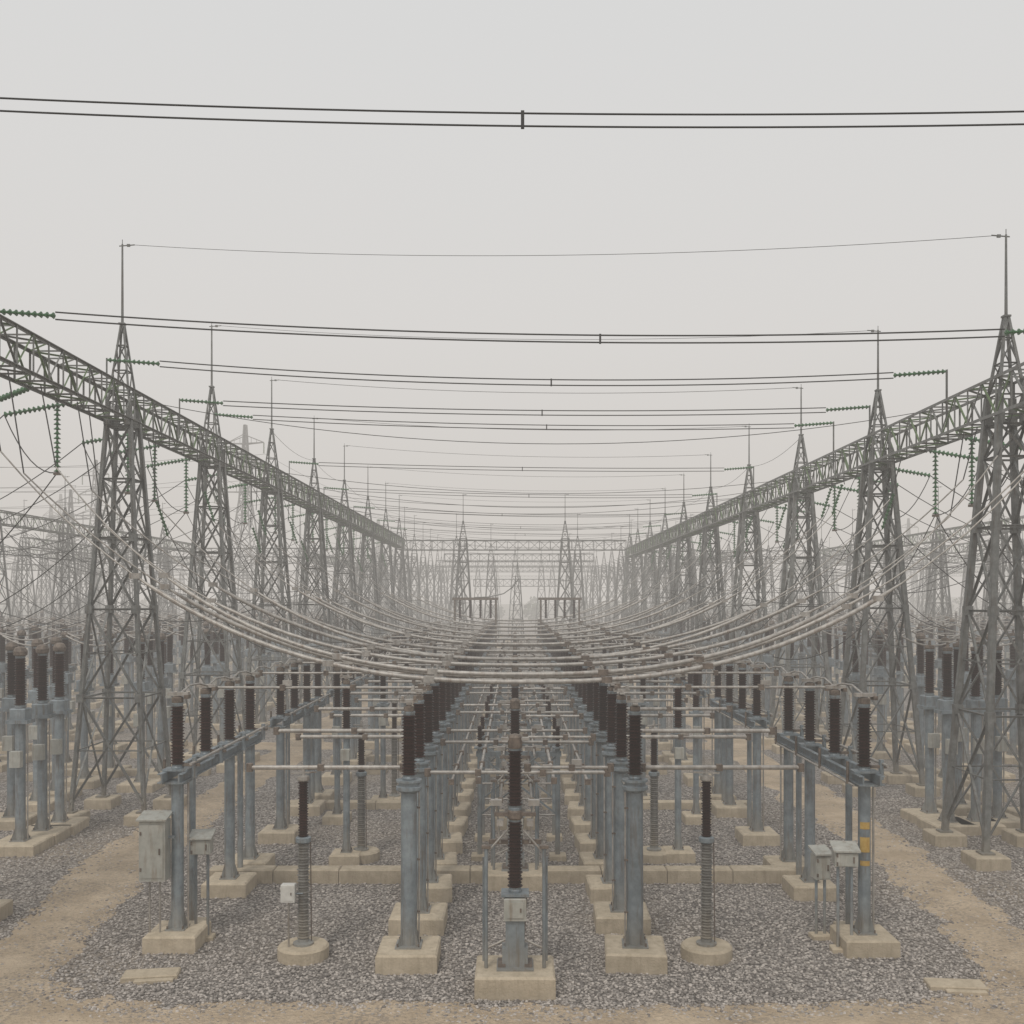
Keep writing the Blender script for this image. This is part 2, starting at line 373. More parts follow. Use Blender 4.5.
A=b.mesh('post_insulator_column_mesh')
b=MB(); post_base(b,0,0,0.09,3.4,(0.8,0.8,0.28))
b.box((0,0,3.44),(0.4,0.4,0.08),ST); b.box((0,-0.18,2.9),(0.24,0.16,0.3),BOX,0.01)
ins(b,0,0,3.49,4.75,POR,0.085,0.125); top_clamp(b,0,0,4.75)
A2=b.mesh('post_insulator_column_mesh')
def bank(n=4,sp=1.85):
    b=MB(); L_=(n-1)*sp; hb=3.3
    for k in range(n):
        y=k*sp
        if k in(0,n-1) or n>3 and k==n//2:
            post_base(b,0,y,0.125,hb,(1.05,1.05,0.34))
            b.box((0,y,hb+0.02),(0.46,0.46,0.04),ST)
        b.box((0,y,hb+0.27),(0.5,0.34,0.04),ST); ins(b,0,y,hb+0.29,hb+1.62,POR,0.10,0.145)
        b.lathe((0,y,hb+1.6),[(0.1,0),(0.12,0.03),(0.12,0.12),(0.06,0.15)],RST,10)
        b.box((0.02,y,hb+1.80),(0.42,0.12,0.07),ALU)
        b.box((0.2,y,hb+1.74),(0.08,0.2,0.08),RST)
        b.tube((0.34,y,hb+0.1),(0.34,y,hb+0.5),0.05,ST,n=8); b.box((0.2,y,hb+0.36),(0.5,0.06,0.06),RST)
        b.tube((-0.3,y+0.1,hb+0.0),(-0.3,y+0.1,hb+0.45),0.03,RST,n=6)
    for s_ in(-0.17,0.17):
        b.box((s_,L_/2,hb+0.15),(0.03,L_+0.9,0.18),ST)
        b.box((s_+0.04*(1 if s_>0 else -1),L_/2,hb+0.235),(0.09,L_+0.9,0.02),ST)
        b.box((s_+0.04*(1 if s_>0 else -1),L_/2,hb+0.065),(0.09,L_+0.9,0.02),ST)
    b.tube((0.36,-0.3,hb+0.42),(0.36,L_+0.3,hb+0.42),0.03,ALU,n=8)
    b.tube((-0.28,-0.2,hb+0.02),(-0.28,L_+0.2,hb+0.02),0.025,ALU,n=8)
    b.tube((0.2,0.05,0.34),(0.2,0.05,hb),0.022,ALU,n=6)
    b.tube((-0.2,L_,0.34),(-0.2,L_,hb),0.022,ALU,n=6)
    for k in range(n-1):
        y=(k+0.5)*sp
        if k%2==0: b.tube((0.0,y,0.0),(0.0,y,hb+0.05),0.07,ST,n=10); b.box((0,y,0.1),(0.5,0.5,0.2),CON,.02)
    return b.mesh('disconnect_switch_mesh')
D=bank()
b=MB(); b.lathe((0,0,-0.05),[(0.5,0),(0.5,0.27),(0.46,0.31),(0.0,0.31)],CON,24)
b.lathe((0,0,0.26),[(0.2,0),(0.2,0.04),(0.11,0.06),(0.11,0.12)],ST,14)
b.sheds(0,0,0.38,2.25,0.09,0.125,GPO,0.055,14)
b.lathe((0,0,2.25),[(0.12,0),(0.15,0.02),(0.15,0.10),(0.12,0.12)],ST,14)
b.sheds(0,0,2.37,3.45,0.075,0.105,POR,0.05,12); b.lathe((0,0,3.45),[(0.09,0),(0.12,0.03),(0.12,0.10),(0.04,0.13),(0.03,0.3)],ALU,12)
b.box((0,0,3.62),(0.5,0.07,0.03),ALU); b.tube((0.16,0,0.3),(0.14,0,2.3),0.012,RST,n=5)
S=b.mesh('surge_arrester_mesh')
b=MB(); b.box((0,0,0.17),(1.42,1.15,0.46),CON,0.04); b.box((0,0,0.415),(0.66,0.56,0.03),ST)
b.box((0,0,0.87),(0.34,0.32,0.88),ST); 
for s_ in(-1,1):
    b.box((s_*0.2,0,0.60),(0.06,0.3,0.34),ST); b.box((s_*0.24,0,0.46),(0.14,0.34,0.06),RST)
b.box((0,-0.03,1.47),(0.40,0.36,0.40),BOX,0.02); b.box((0,-0.222,1.47),(0.30,0.02,0.28),BOX); b.box((0.1,-0.24,1.47),(0.03,0.02,0.07),RST)
b.box((0,0,1.72),(0.5,0.4,0.05),ST)
ins(b,0,0,1.75,3.08,POR,0.10,0.14); b.lathe((0,0,3.05),[(0.12,0),(0.14,0.03),(0.14,0.14),(0.12,0.17)],RST,14)
b.box((0,0,3.14),(0.75,0.1,0.07),RST)
ins(b,0,0,3.22,4.36,POR,0.10,0.14); b.lathe((0,0,4.33),[(0.12,0),(0.13,0.03),(0.13,0.20),(0.1,0.24),(0.03,0.26)],RST,14)
b.box((0,0,4.5),(0.5,0.12,0.05),ALU)
for s_ in(-1,1):
    b.tube((s_*0.52,-0.1,0.4),(s_*0.52,-0.1,2.55),0.035,ST,n=8); b.box((s_*0.52,-0.1,2.57),(0.16,0.1,0.05),RST)
    b.tube((s_*0.52,-0.1,2.45),(s_*0.1,0,2.9),0.018,ALU,n=6); b.tube((s_*0.52,-0.1,0.75),(s_*0.12,0,0.9),0.02,ALU,n=6)
    b.tube((s_*0.58,0.25,0.4),(s_*0.58,0.25,2.3),0.02,ST,n=6)
    b.tube((s_*0.52,-0.1,1.9),(s_*0.52,0.9,2.2),0.02,ALU,n=6)
    b.box((s_*0.3,0.1,2.62),(0.35,0.08,0.08),RST); b.box((s_*0.34,0,3.35),(0.2,0.14,0.1),ALU)
    b.box((s_*0.27,-0.05,3.0),(0.12,0.2,0.1),ALU); b.tube((s_*0.27,0,2.62),(s_*0.34,0,3.35),0.02,ALU,n=6)
b.path([(0.14,0.2,0.4),(0.17,0.22,1.0),(0.2,0.2,1.5),(0.2,0.15,1.7)],0.02,RST)
C=b.mesh('circuit_breaker_mesh')
def tr(kind):
    b=MB(); post_base(b,0,0,0.14,3.55,(1.3,1.3,0.3))
    b.box((0,0,3.62),(0.6,0.5,0.1),ST); b.box((0,0,3.83),(0.44,0.42,0.32),ST,0.03)
    b.box((0,-0.26,2.6),(0.3,0.18,0.45),BOX,0.01)
    ins(b,0,0,4.0,5.45,POR,0.115,0.165,0.065,12)
    if kind==0: b.lathe((0,0,5.43),[(0.12,0),(0.18,0.04),(0.19,0.14),(0.14,0.24),(0.05,0.28)],RST,12)
    else: b.lathe((0,0,5.43),[(0.12,0),(0.15,0.05),(0.15,0.14),(0.05,0.16),(0.03,0.3)],RST,12); b.box((0,0,5.74),(0.6,0.1,0.04),ALU)
    b.tube((0.2,0,0.3),(0.2,0,3.5),0.02,ALU,n=6)
    return b.mesh('instrument_transformer_mesh')
T=[tr(0),tr(1)]
b=MB()
for s_ in(-1,1):
    b.tube((s_*1.05,0,0),(s_*1.05,0,3.0),0.07,ST,n=10); b.box((s_*1.05,0,0.06),(0.45,0.45,0.18),CON,.02)
    b.box((s_*1.05,0,3.02),(0.3,0.3,0.04),ST); b.sheds(s_*1.05,0,3.05,3.6,0.05,0.08,POR,0.06,8)
b.box((0,0,2.85),(2.3,0.10,0.14),ST)
for z in(1.2,2.05): b.tube((-1.05,0,z),(1.05,0,z),0.025,ALU,n=6)
b.strut((-1.05,0,1.2),(1.05,0,2.8),0.05,ST); b.strut((1.05,0,1.2),(-1.05,0,2.8),0.05,ST)
for x in(-0.4,0.4): b.tube((x,-1.1,2.98),(x,1.1,2.98),0.03,ALU,n=6); b.box((x,0,2.98),(0.12,0.14,0.12),RST)
F=b.mesh('busbar_support_frame_mesh')

y=19.25
while y<100:
    place(A,'post_insulator_column',(-2.06+jz(),y+jz(.05),0),jz(.1)); place(A,'post_insulator_column',(2.3+jz(),y+jz(.05),0),math.pi+jz(.1))
    y+=2.2
for y in(18.05,24.6,31,37.5,44,51,58,66,75): place(C,'circuit_breaker',(0.0,y,0),0)
for y in(27,29.2,33.6,35.6,39.8,42,46.2,48.6,53.4,56,60.6,63,68.5,71.5,78,82,86): place(F,'busbar_support_frame',(0.1,y,0))
for y in(20.3,29.2,38.3,47.4,56.6,66,75.5,85):
    place(D,'disconnect_switch',(-6.85,y,0)); place(D,'disconnect_switch',(7.0,y-0.25,0),0)
for j,y in enumerate((19.6,27.0,34.4,41.8,49.2,57,65,74)):
    place(S,'surge_arrester',(-4.15,y,0),jz(1)); place(S,'surge_arrester',(3.75,y,0),jz(1))
    place(A2,'post_insulator_column',(-4.5,y+7.1,0)); place(A2,'post_insulator_column',(4.4,y+7.4,0))
for y in(31.5,40.5,50,60,70,80):
    place(A2,'post_insulator_column',(-5.6,y,0)); place(A2,'post_insulator_column',(5.7,y,0))
random.seed(5)
for p in((-13.8,27.9),(-13.8,29.2),(-13.8,30.3),(-15.6,31),(13.1,30.3),(13.1,31.6),(14.0,30.4),(14.9,30.9),(14.6,33),(-16,33.5),(16.5,31.8)):
    place(T[0] if p[0]<0 else T[1],'instrument_transformer',(p[0],p[1],0),jz(.1))
for side in(-1,1):
    for r,X in enumerate((13.9,16.3,18.6,21.5,24.4,27.5,31,35,39.5,44.5,50,56,63)):
        y=34+(r%3)*1.3+ (3 if r==0 else 0)
        while y<(118 if r<6 else 150):
            if r==0 and any(abs(y-t)<2.4 for t in (LZ if side<0 else RZ)): y+=1.2; continue
            if random.random()<0.86:
                me=random.choice(T) if r%3!=2 else random.choice([A,A2,T[0]])
                place(me,'instrument_transformer' if me in T else 'post_insulator_column',(side*X+jz(.1),y+jz(.15),0),random.choice([0,1.57]))
            y+=random.choice([2.4,2.4,2.4,4.6]) if r<4 else random.choice([3.2,3.2,6])
    for X in(23,33,42): 
        for y in(36,46,60,74,90): place(D,'disconnect_switch',(side*X,y,0))
    for y in range(36,112,5):
        b=MB(); xs_=[13.9,16.3,18.6,21.5,24.4,27.5,31,35,39.5,44.5]
        for a,c in zip(xs_[:-1],xs_[1:]): b.path(para((side*a,y,5.7),(side*c,y+.3,5.7),0.35,8),0.035,ALU,6)
        place(b.mesh('flexible_bus_conductor_mesh'),'flexible_bus_conductor')

random.seed(3)
def tubebar(x0,x1,y,z,r=0.045,m=ALU):
    b=MB(); b.tube((x0,y,z),(x1,y,z),r,m,n=12)
    for x in(x0,x1): b.lathe((x,y,z-0.08),[(0.07,0),(0.07,0.16)],RST,8)
    nst=int((x1-x0)/1.6)
    for q in range(1,nst+1):
        x=x0+(x1-x0)*q/(nst+1)+random.uniform(-.2,.2); b.box((x,y,z),(0.12,0.13,0.13),RST)
        if random.random()<0.4: b.box((x+0.1,y,z+0.1),(0.2,0.08,0.12),ALU)
    place(b.mesh('tubular_busbar_mesh'),'tubular_busbar')
y=19.6;k=0
while y<85:
    z=3.72 if k%2==0 else 4.15
    tubebar(-5.2,-2.2,y,z); tubebar(2.5,5.6,y,z)
    if k%2==0: tubebar(0.25,1.9,y+0.3,z-0.05,0.035)
    if k%3!=1: tubebar(-1.8,1.9,y+1.0,3.45,0.04)
    if k%2: tubebar(-6.8,-2.1,y+0.5,5.05,0.03); tubebar(2.3,7.0,y+0.6,5.05,0.03)
    y+=2.2;k+=1
for x,z,y0,y1,r in((-0.75,3.3,20.5,80,0.035),(0.8,3.3,20.5,80,0.035),(-1.4,3.0,22,80,0.03),(1.6,3.0,22,80,0.03),(-2.06,3.15,19.4,80,0.03),(2.3,3.15,19.4,80,.03),(-0.35,2.2,24,70,0.03),(0.4,2.2,24,70,0.03)):
    b=MB(); b.tube((x,y0,z),(x,y1,z),r,ALU,n=8)
    yy=y0
    while yy<y1: b.box((x,yy,z),(0.12,0.1,0.12),RST); yy+=2.1
    place(b.mesh('longitudinal_busbar_mesh'),'tubular_busbar')
for x in(-6.85,-4.5,4.4,7.0):
    b=MB(); pts=[]
    yy=20.3 if abs(x)>5 else 27
    while yy<80:
        pts+=[(x+.05,yy,5.1),(x+.05,yy+0.6,5.22),(x+.05,yy+1.25,5.2)]; yy+=1.85
    b.path(pts,0.022,ALU,6); place(b.mesh('jumper_conductor_mesh'),'jumper_conductor')

b=MB()
for x0,x1 in((-4.7,-1.5),(2.0,5.0)):
    for x in(x0,x1): b.tube((x,78,0),(x,78,7.0),0.08,RST,n=8)
    b.box(((x0+x1)/2,78,7.1),(x1-x0+0.4,0.2,0.2),RST)
    for k in range(4): b.sheds(x0+0.4+k*(x1-x0-0.8)/3,78,5.6,7.0,0.06,0.12,POR,0.12,8)
b.path([(-3.2,78,7.2),(-2.0,78,7.25),(-0.9,78,7.5),(-0.2,78,8.0),(0.3,78,8.7)],0.045,LAT)
place(b.mesh('portal_frame_mesh'),'portal_frame')
place(T2,'lattice_tower',(0.3,112,0),0,0.72)

def cabinet(x,y,z,w,d,h,legs=True,rz=0):
    b=MB()
    b.box((0,0,z),(w,d,h),BOX,0.015); b.box((0,-d/2-0.008,z),(w*0.86,0.016,h*0.88),BOX); b.box((w*0.3,-d/2-0.03,z),(0.025,0.03,0.12),RST)
    for q in(-0.3,0.3): b.box((-w*0.42,-d/2-0.02,z+h*q),(0.03,0.03,0.07),RST)
    vs=[(-w/2-.04,-d/2-.06,z+h/2+.01),(w/2+.04,-d/2-.06,z+h/2+.01),(w/2+.04,d/2+.04,z+h/2+.10),(-w/2-.04,d/2+.04,z+h/2+.10),(-w/2-.04,-d/2-.06,z+h/2+.04),(w/2+.04,-d/2-.06,z+h/2+.04),(w/2+.04,d/2+.04,z+h/2+.14),(-w/2-.04,d/2+.04,z+h/2+.14)]
    b.add(vs,[(3,2,1,0),(4,5,6,7),(0,1,5,4),(1,2,6,5),(2,3,7,6),(3,0,4,7)],BOX)
    if legs:
        for s_ in(-1,1): b.tube((s_*w*0.3,0,0.0),(s_*w*0.3,0,z-h/2),0.03,ST,n=8)
        b.box((0,0,0.04),(w+0.1,0.3,0.12),CON,0.02)
    else:
        b.tube((w*0.2,0,0.3),(w*0.2,0,z-h/2),0.02,ALU,n=6); b.tube((-w*0.2,0,0.3),(-w*0.2,0,z-h/2),0.02,ALU,n=6)
        b.box((w/2+0.05,0.05,z+h*0.2),(0.14,0.06,0.05),ST)
    place(b.mesh('control_cabinet_mesh'),'control_cabinet',(x,y,0),rz)
cabinet(-7.22,20.05,2.0,0.52,0.34,1.2,False)
cabinet(-6.45,20.6,1.95,0.40,0.36,0.30,True,0.1)
cabinet(6.56,19.9,1.88,0.44,0.36,0.28,True,-0.1)
cabinet(6.32,20.7,1.5,0.30,0.3,0.50,True,0.1)
b=MB(); b.box((0,0,1.32),(0.27,0.17,0.34),WHT,0.01); b.tube((0,0.02,0),(0,0.02,1.15),0.02,ALU,n=6); b.box((0,-0.09,1.32),(.21,.012,.27),WHT); b.box((0.07,-0.1,1.32),(.02,.02,.05),RST)
b.tube((0,0,1.3),(0.28,0,1.3),0.015,ST,n=6)
place(b.mesh('junction_box_mesh'),'junction_box',(-4.40,19.42,0))
b=MB()
for z,h in((2.5,0.14),(2.12,0.30),(1.75,0.10)):
    n=7; vs=[]
    for zz in(z-h/2,z+h/2):
        for i in range(n): a=-1.57-0.8+1.6*i/(n-1)-0.2; vs.append((7.0+.1285*math.cos(a),20.05+.1285*math.sin(a),zz))
    b.add(vs,[(i,i+1,n+i+1,n+i) for i in range(n-1)],YEL,True)
place(b.mesh('warning_label_mesh'),'warning_label')

def kerb(x0,x1,y,h=0.3,d=0.4):
    b=MB(); n=max(1,int((x1-x0)/1.5)); w=(x1-x0)/n
    for k in range(n): b.box((x0+w*(k+.5),y+jz(.01),h/2-0.05+jz(.006)),(w-0.018,d,h+0.1),CON,0.025)
    place(b.mesh('cable_trench_mesh'),'cable_trench')
kerb(-7.6,7.0,24.9,.34,.45); kerb(-8,-3,33.6,0.25); kerb(3,8,33.6,.25); kerb(-8,8,43.5,.25); kerb(-8,8,56,.25)
kerb(-18,-12.2,40,.25); kerb(12.4,19,38.5,.25)
for x,y,rz in((-6.75,18.55,0.15),(7.95,18.05,-0.1)):
    b=MB(); b.box((0,0,0.05),(1.0,0.42,0.10),CON,0.02); b.box((0.1,-.28,0.03),(0.7,0.12,0.07),CON,0.01)
    place(b.mesh('concrete_slab_mesh'),'concrete_slab',(x,y,0),rz)

# ------------------------------------------------------------ ground
def add_grid(name,xs,ys,zf,mat):
    nx,ny=len(xs),len(ys); V=np.zeros((ny*nx,3),np.float32); i=0
    for y in ys:
        for x in xs: V[i]=(x,y,zf(x,y)); i+=1
    I=np.arange(ny*nx).reshape(ny,nx)
    Fq=np.stack([I[:-1,:-1],I[:-1,1:],I[1:,1:],I[1:,:-1]],-1).reshape(-1,4)
    me=bpy.data.meshes.new(name); me.vertices.add(len(V)); me.vertices.foreach_set('co',V.ravel())
    me.loops.add(Fq.size); me.loops.foreach_set('vertex_index',Fq.ravel().astype(np.int32))
    me.polygons.add(len(Fq)); me.polygons.foreach_set('loop_start',np.arange(0,Fq.size,4,dtype=np.int32)); me.polygons.foreach_set('loop_total',np.full(len(Fq),4,np.int32))
    me.polygons.foreach_set('use_smooth',np.ones(len(Fq),bool)); me.update(calc_edges=True); me.materials.append(mat)
    return place(me,name)
m,nt,bs=new_mat('gravel'); N=nt.nodes;L=nt.links
geo=N.new('ShaderNodeNewGeometry')
def vor(scale,feat='F1'):
    v=N.new('ShaderNodeTexVoronoi'); v.inputs['Scale'].default_value=scale; v.feature=feat; L.new(geo.outputs['Position'],v.inputs['Vector']); return v
v1=vor(15); v2=vor(34)
sep=N.new('ShaderNodeSeparateColor'); L.new(v1.outputs['Color'],sep.inputs[0])
rp=N.new('ShaderNodeValToRGB'); e=rp.color_ramp.elements; e[0].position=0;e[0].color=(0.17,0.152,0.138,1); e[1].position=1; e[1].color=(0.54,0.49,0.445,1)
x_=e.new(0.35); x_.color=(0.29,0.262,0.24,1); x_=e.new(0.75); x_.color=(0.39,0.354,0.322,1)
L.new(sep.outputs[0],rp.inputs[0])
dk=N.new('ShaderNodeMapRange'); dk.inputs['From Min'].default_value=0.25; dk.inputs['From Max'].default_value=0.75; dk.inputs['To Min'].default_value=1.05; dk.inputs['To Max'].default_value=0.42
L.new(v1.outputs['Distance'],dk.inputs['Value'])
n1=N.new('ShaderNodeTexNoise'); n1.inputs['Scale'].default_value=0.35; n1.inputs['Detail'].default_value=5; L.new(geo.outputs['Position'],n1.inputs['Vector'])
mr=N.new('ShaderNodeMapRange'); mr.inputs['From Min'].default_value=0.3; mr.inputs['From Max'].default_value=0.7; mr.inputs['To Min'].default_value=0.82; mr.inputs['To Max'].default_value=1.18; L.new(n1.outputs['Fac'],mr.inputs['Value'])
mu=N.new('ShaderNodeMath'); mu.operation='MULTIPLY'; L.new(dk.outputs[0],mu.inputs[0]); L.new(mr.outputs[0],mu.inputs[1])
hs=N.new('ShaderNodeHueSaturation'); L.new(rp.outputs[0],hs.inputs['Color']); L.new(mu.outputs[0],hs.inputs['Value'])
n3=N.new('ShaderNodeTexNoise'); n3.inputs['Scale'].default_value=0.13; n3.inputs['Detail'].default_value=7; L.new(geo.outputs['Position'],n3.inputs['Vector'])
r3=N.new('ShaderNodeValToRGB'); r3.color_ramp.elements[0].position=0.50; r3.color_ramp.elements[1].position=0.72; L.new(n3.outputs['Fac'],r3.inputs[0])
f3=N.new('ShaderNodeMath'); f3.operation='MULTIPLY'; f3.inputs[1].default_value=0.5; L.new(r3.outputs[0],f3.inputs[0])
mx=N.new('ShaderNodeMixRGB'); mx.inputs['Color2'].default_value=(0.38,0.305,0.22,1); L.new(f3.outputs[0],mx.inputs['Fac']); L.new(hs.outputs[0],mx.inputs['Color1'])
L.new(mx.outputs[0],bs.inputs['Base Color']); bs.inputs['Roughness'].default_value=0.95; bs.inputs['Specular IOR Level'].default_value=0.2
bp=N.new('ShaderNodeBump'); bp.invert=True; bp.inputs['Strength'].default_value=0.8; bp.inputs['Distance'].default_value=0.05; L.new(v1.outputs['Distance'],bp.inputs['Height'])
bp2=N.new('ShaderNodeBump'); bp2.invert=True; bp2.inputs['Strength'].default_value=0.4; bp2.inputs['Distance'].default_value=0.02; L.new(v2.outputs['Distance'],bp2.inputs['Height']); L.new(bp.outputs[0],bp2.inputs['Normal'])
L.new(bp2.outputs[0],bs.inputs['Normal']); M_GRAVEL=m
m,nt,bs=new_mat('dirt'); N=nt.nodes;L=nt.links; geo=N.new('ShaderNodeNewGeometry')
n1=N.new('ShaderNodeTexNoise'); n1.inputs['Scale'].default_value=0.9; n1.inputs['Detail'].default_value=12; n1.inputs['Roughness'].default_value=0.75; L.new(geo.outputs['Position'],n1.inputs['Vector'])
rp=N.new('ShaderNodeValToRGB'); e=rp.color_ramp.elements; e[0].position=0.32;e[0].color=(0.35,0.27,0.185,1); e[1].position=0.68; e[1].color=(0.60,0.485,0.355,1); L.new(n1.outputs['Fac'],rp.inputs[0])
v1=N.new('ShaderNodeTexVoronoi'); v1.inputs['Scale'].default_value=20; L.new(geo.outputs['Position'],v1.inputs['Vector'])
sep=N.new('ShaderNodeSeparateColor'); L.new(v1.outputs['Color'],sep.inputs[0])
gt=N.new('ShaderNodeMapRange'); gt.inputs['From Min'].default_value=0.58; gt.inputs['From Max'].default_value=0.7; gt.inputs['To Max'].default_value=0.75; L.new(sep.outputs[0],gt.inputs['Value'])
n4=N.new('ShaderNodeTexNoise'); n4.inputs['Scale'].default_value=0.6; n4.inputs['Detail'].default_value=4; L.new(geo.outputs['Position'],n4.inputs['Vector'])
r4=N.new('ShaderNodeMapRange'); r4.inputs['From Min'].default_value=0.38; r4.inputs['From Max'].default_value=0.62; L.new(n4.outputs['Fac'],r4.inputs['Value'])
g2=N.new('ShaderNodeMath'); g2.operation='MULTIPLY'; L.new(gt.outputs[0],g2.inputs[0]); L.new(r4.outputs[0],g2.inputs[1])
sc_=N.new('ShaderNodeMixRGB'); sc_.inputs['Color2'].default_value=(0.27,0.23,0.19,1); L.new(g2.outputs[0],sc_.inputs['Fac']); L.new(rp.outputs[0],sc_.inputs['Color1'])
L.new(sc_.outputs[0],bs.inputs['Base Color']); bs.inputs['Roughness'].default_value=0.95; bs.inputs['Specular IOR Level'].default_value=0.15
n2=N.new('ShaderNodeTexNoise'); n2.inputs['Scale'].default_value=14; n2.inputs['Detail'].default_value=8; L.new(geo.outputs['Position'],n2.inputs['Vector'])
bp=N.new('ShaderNodeBump'); bp.inputs['Strength'].default_value=1.0; bp.inputs['Distance'].default_value=0.08; L.new(n2.outputs['Fac'],bp.inputs['Height']); L.new(bp.outputs[0],bs.inputs['Normal'])
M_DIRT=m
b_=bpy.data.meshes.new('ground'); b_.from_pydata([(-2500,-300,0),(2500,-300,0),(2500,4000,0),(-2500,4000,0)],[],[(0,1,2,3)]); b_.materials.append(M_GRAVEL); place(b_,'ground')
def smax(a,b,k=1.2):
    h=max(k-abs(a-b),0)/k; return max(a,b)+h*h*k*0.25
def dirt(x,y):
    w=0.95+0.25*noise.noise((y*0.15,3.1 if x<0 else 9.2,0))
    c=10.5+0.3*noise.noise((y*0.08,1.7 if x<0 else 5,2))
    if y<27: c-= 0.11*(27-y)
    a=w-abs(abs(x)-c)
    f=17.3-y+0.015*abs(x)
    d=smax(a,f,1.8)
    if abs(x)>8: d=max(d,1.2-abs(y-48+0.4*noise.noise((x*.1,0,7))))
    return d+0.3*noise.noise((x*0.9,y*0.9,0.3))+0.25*noise.noise((x*3,y*3,5.3))
def dz(x,y):
    d=dirt(x,y); r=0.03*math.tanh(d*1.6)
    if d>0.2: r+=0.012*noise.noise((x*4,y*0.8,1))
    return r
xs=list(np.arange(-30,30.01,0.2)); ys=list(np.arange(6,40,0.2))+list(np.arange(40,125,0.8))
add_grid('dirt_road',xs,ys,dz,M_DIRT)
m,nt,bs=new_mat('stone_chips'); N=nt.nodes;L=nt.links; geo=N.new('ShaderNodeNewGeometry')
rp=N.new('ShaderNodeValToRGB'); e=rp.color_ramp.elements; e[0].color=(0.17,0.152,0.138,1); e[1].color=(0.54,0.49,0.445,1); x_=e.new(0.5); x_.color=(0.335,0.303,0.275,1)
L.new(geo.outputs['Random Per Island'],rp.inputs[0]); L.new(rp.outputs[0],bs.inputs['Base Color']); bs.inputs['Roughness'].default_value=0.9; bs.inputs['Specular IOR Level'].default_value=0.2
M_CHIP=m
t=(1+5**.5)/2
ico=np.array([(-1,t,0),(1,t,0),(-1,-t,0),(1,-t,0),(0,-1,t),(0,1,t),(0,-1,-t),(0,1,-t),(t,0,-1),(t,0,1),(-t,0,-1),(-t,0,1)],float)/1.9
icf=np.array([(0,11,5),(0,5,1),(0,1,7),(0,7,10),(0,10,11),(1,5,9),(5,11,4),(11,10,2),(10,7,6),(7,1,8),(3,9,4),(3,4,2),(3,2,6),(3,6,8),(3,8,9),(4,9,5),(2,4,11),(6,2,10),(8,6,7),(9,8,1)])
P=[]
def ok(x,y):
    d=dirt(x,y)
    return d<0.05 or random.random()<0.05 or (d<0.7 and random.random()<0.3)
while len(P)<70000:
    u=random.random()
    y=16.4+ (u**1.5)*20; x=random.uniform(-0.56,0.56)*y
    if ok(x,y): P.append((x,y))
P=np.array(P); n=len(P)
sz=np.random.uniform(0.017,0.040,n)[:,None,None]
ang=np.random.uniform(0,6.28,n); ca,sa=np.cos(ang),np.sin(ang)
base=ico[None]*np.random.uniform(0.7,1.25,(n,12,1))*np.concatenate([np.random.uniform(0.8,1.4,(n,1,1)),np.random.uniform(0.7,1.1,(n,1,1)),np.random.uniform(0.45,0.8,(n,1,1))],2)*sz
X_=base[:,:,0]*ca[:,None]-base[:,:,1]*sa[:,None]+P[:,0:1]; Y_=base[:,:,0]*sa[:,None]+base[:,:,1]*ca[:,None]+P[:,1:2]; Z_=base[:,:,2]+sz[:,:,0]*0.35
V=np.stack([X_,Y_,Z_],-1).reshape(-1,3).astype(np.float32); Fq=(icf[None]+(np.arange(n)*12)[:,None,None]).reshape(-1,3).astype(np.int32)
me=bpy.data.meshes.new('loose_gravel'); me.vertices.add(len(V)); me.vertices.foreach_set('co',V.ravel()); me.loops.add(Fq.size); me.loops.foreach_set('vertex_index',Fq.ravel())
me.polygons.add(len(Fq)); me.polygons.foreach_set('loop_start',np.arange(0,Fq.size,3,dtype=np.int32)); me.polygons.foreach_set('loop_total',np.full(len(Fq),3,np.int32)); me.update(calc_edges=True); me.materials.append(M_CHIP)
place(me,'loose_gravel')

M_HILL=mottled('hill_scrub',(0.08,0.075,0.05),(0.16,0.14,0.10),0.02,0.95)
def hz(x,y):
    e=math.exp(-((y-560)/100)**2)
    return e*(4+34*max(0,noise.noise((x*0.005,0.3,1))+0.4)*(0.1+min(1,abs(x+20)/220)))+2*noise.noise((x*.02,y*.02,0))-2
add_grid('hills',list(np.arange(-900,901,12)),list(np.arange(400,900,16)),hz,M_HILL)
M_FOL=mottled('foliage',(0.035,0.05,0.022),(0.09,0.11,0.05),0.6,0.9)
V=[];Fs=[]
random.seed(21)
for k in range(300):
    tx=random.uniform(-330,330); ty=random.uniform(300,440)
    if abs(tx)<60 and random.random()<0.6: continue
    th=random.uniform(4,9); cw=th*random.uniform(.3,.5)
    for q in range(70):
        a=random.uniform(0,6.28); ph=random.uniform(-1,1); rr=cw*random.uniform(0.5,1.05)
        c=Vector((tx+math.cos(a)*rr*math.sqrt(1-ph*ph),ty+math.sin(a)*rr*math.sqrt(1-ph*ph),th*0.6+ph*th*0.4))
        s_=random.uniform(0.4,0.9); u=Vector((random.gauss(0,1),random.gauss(0,1),random.gauss(0,1))).normalized(); w=u.orthogonal().normalized()
        o=len(V); V+= [tuple(c+u*s_),tuple(c+w*s_),tuple(c-u*s_*.8),tuple(c-w*s_*.9)]; Fs.append((o,o+1,o+2,o+3))
    o=len(V); V+=[(tx-.25,ty,0),(tx+.25,ty,0),(tx+.15,ty,th*.7),(tx-.15,ty,th*.7)]; Fs.append((o,o+1,o+2,o+3))
me=bpy.data.meshes.new('distant_trees'); me.from_pydata(V,[],Fs); me.materials.append(M_FOL); place(me,'distant_trees')

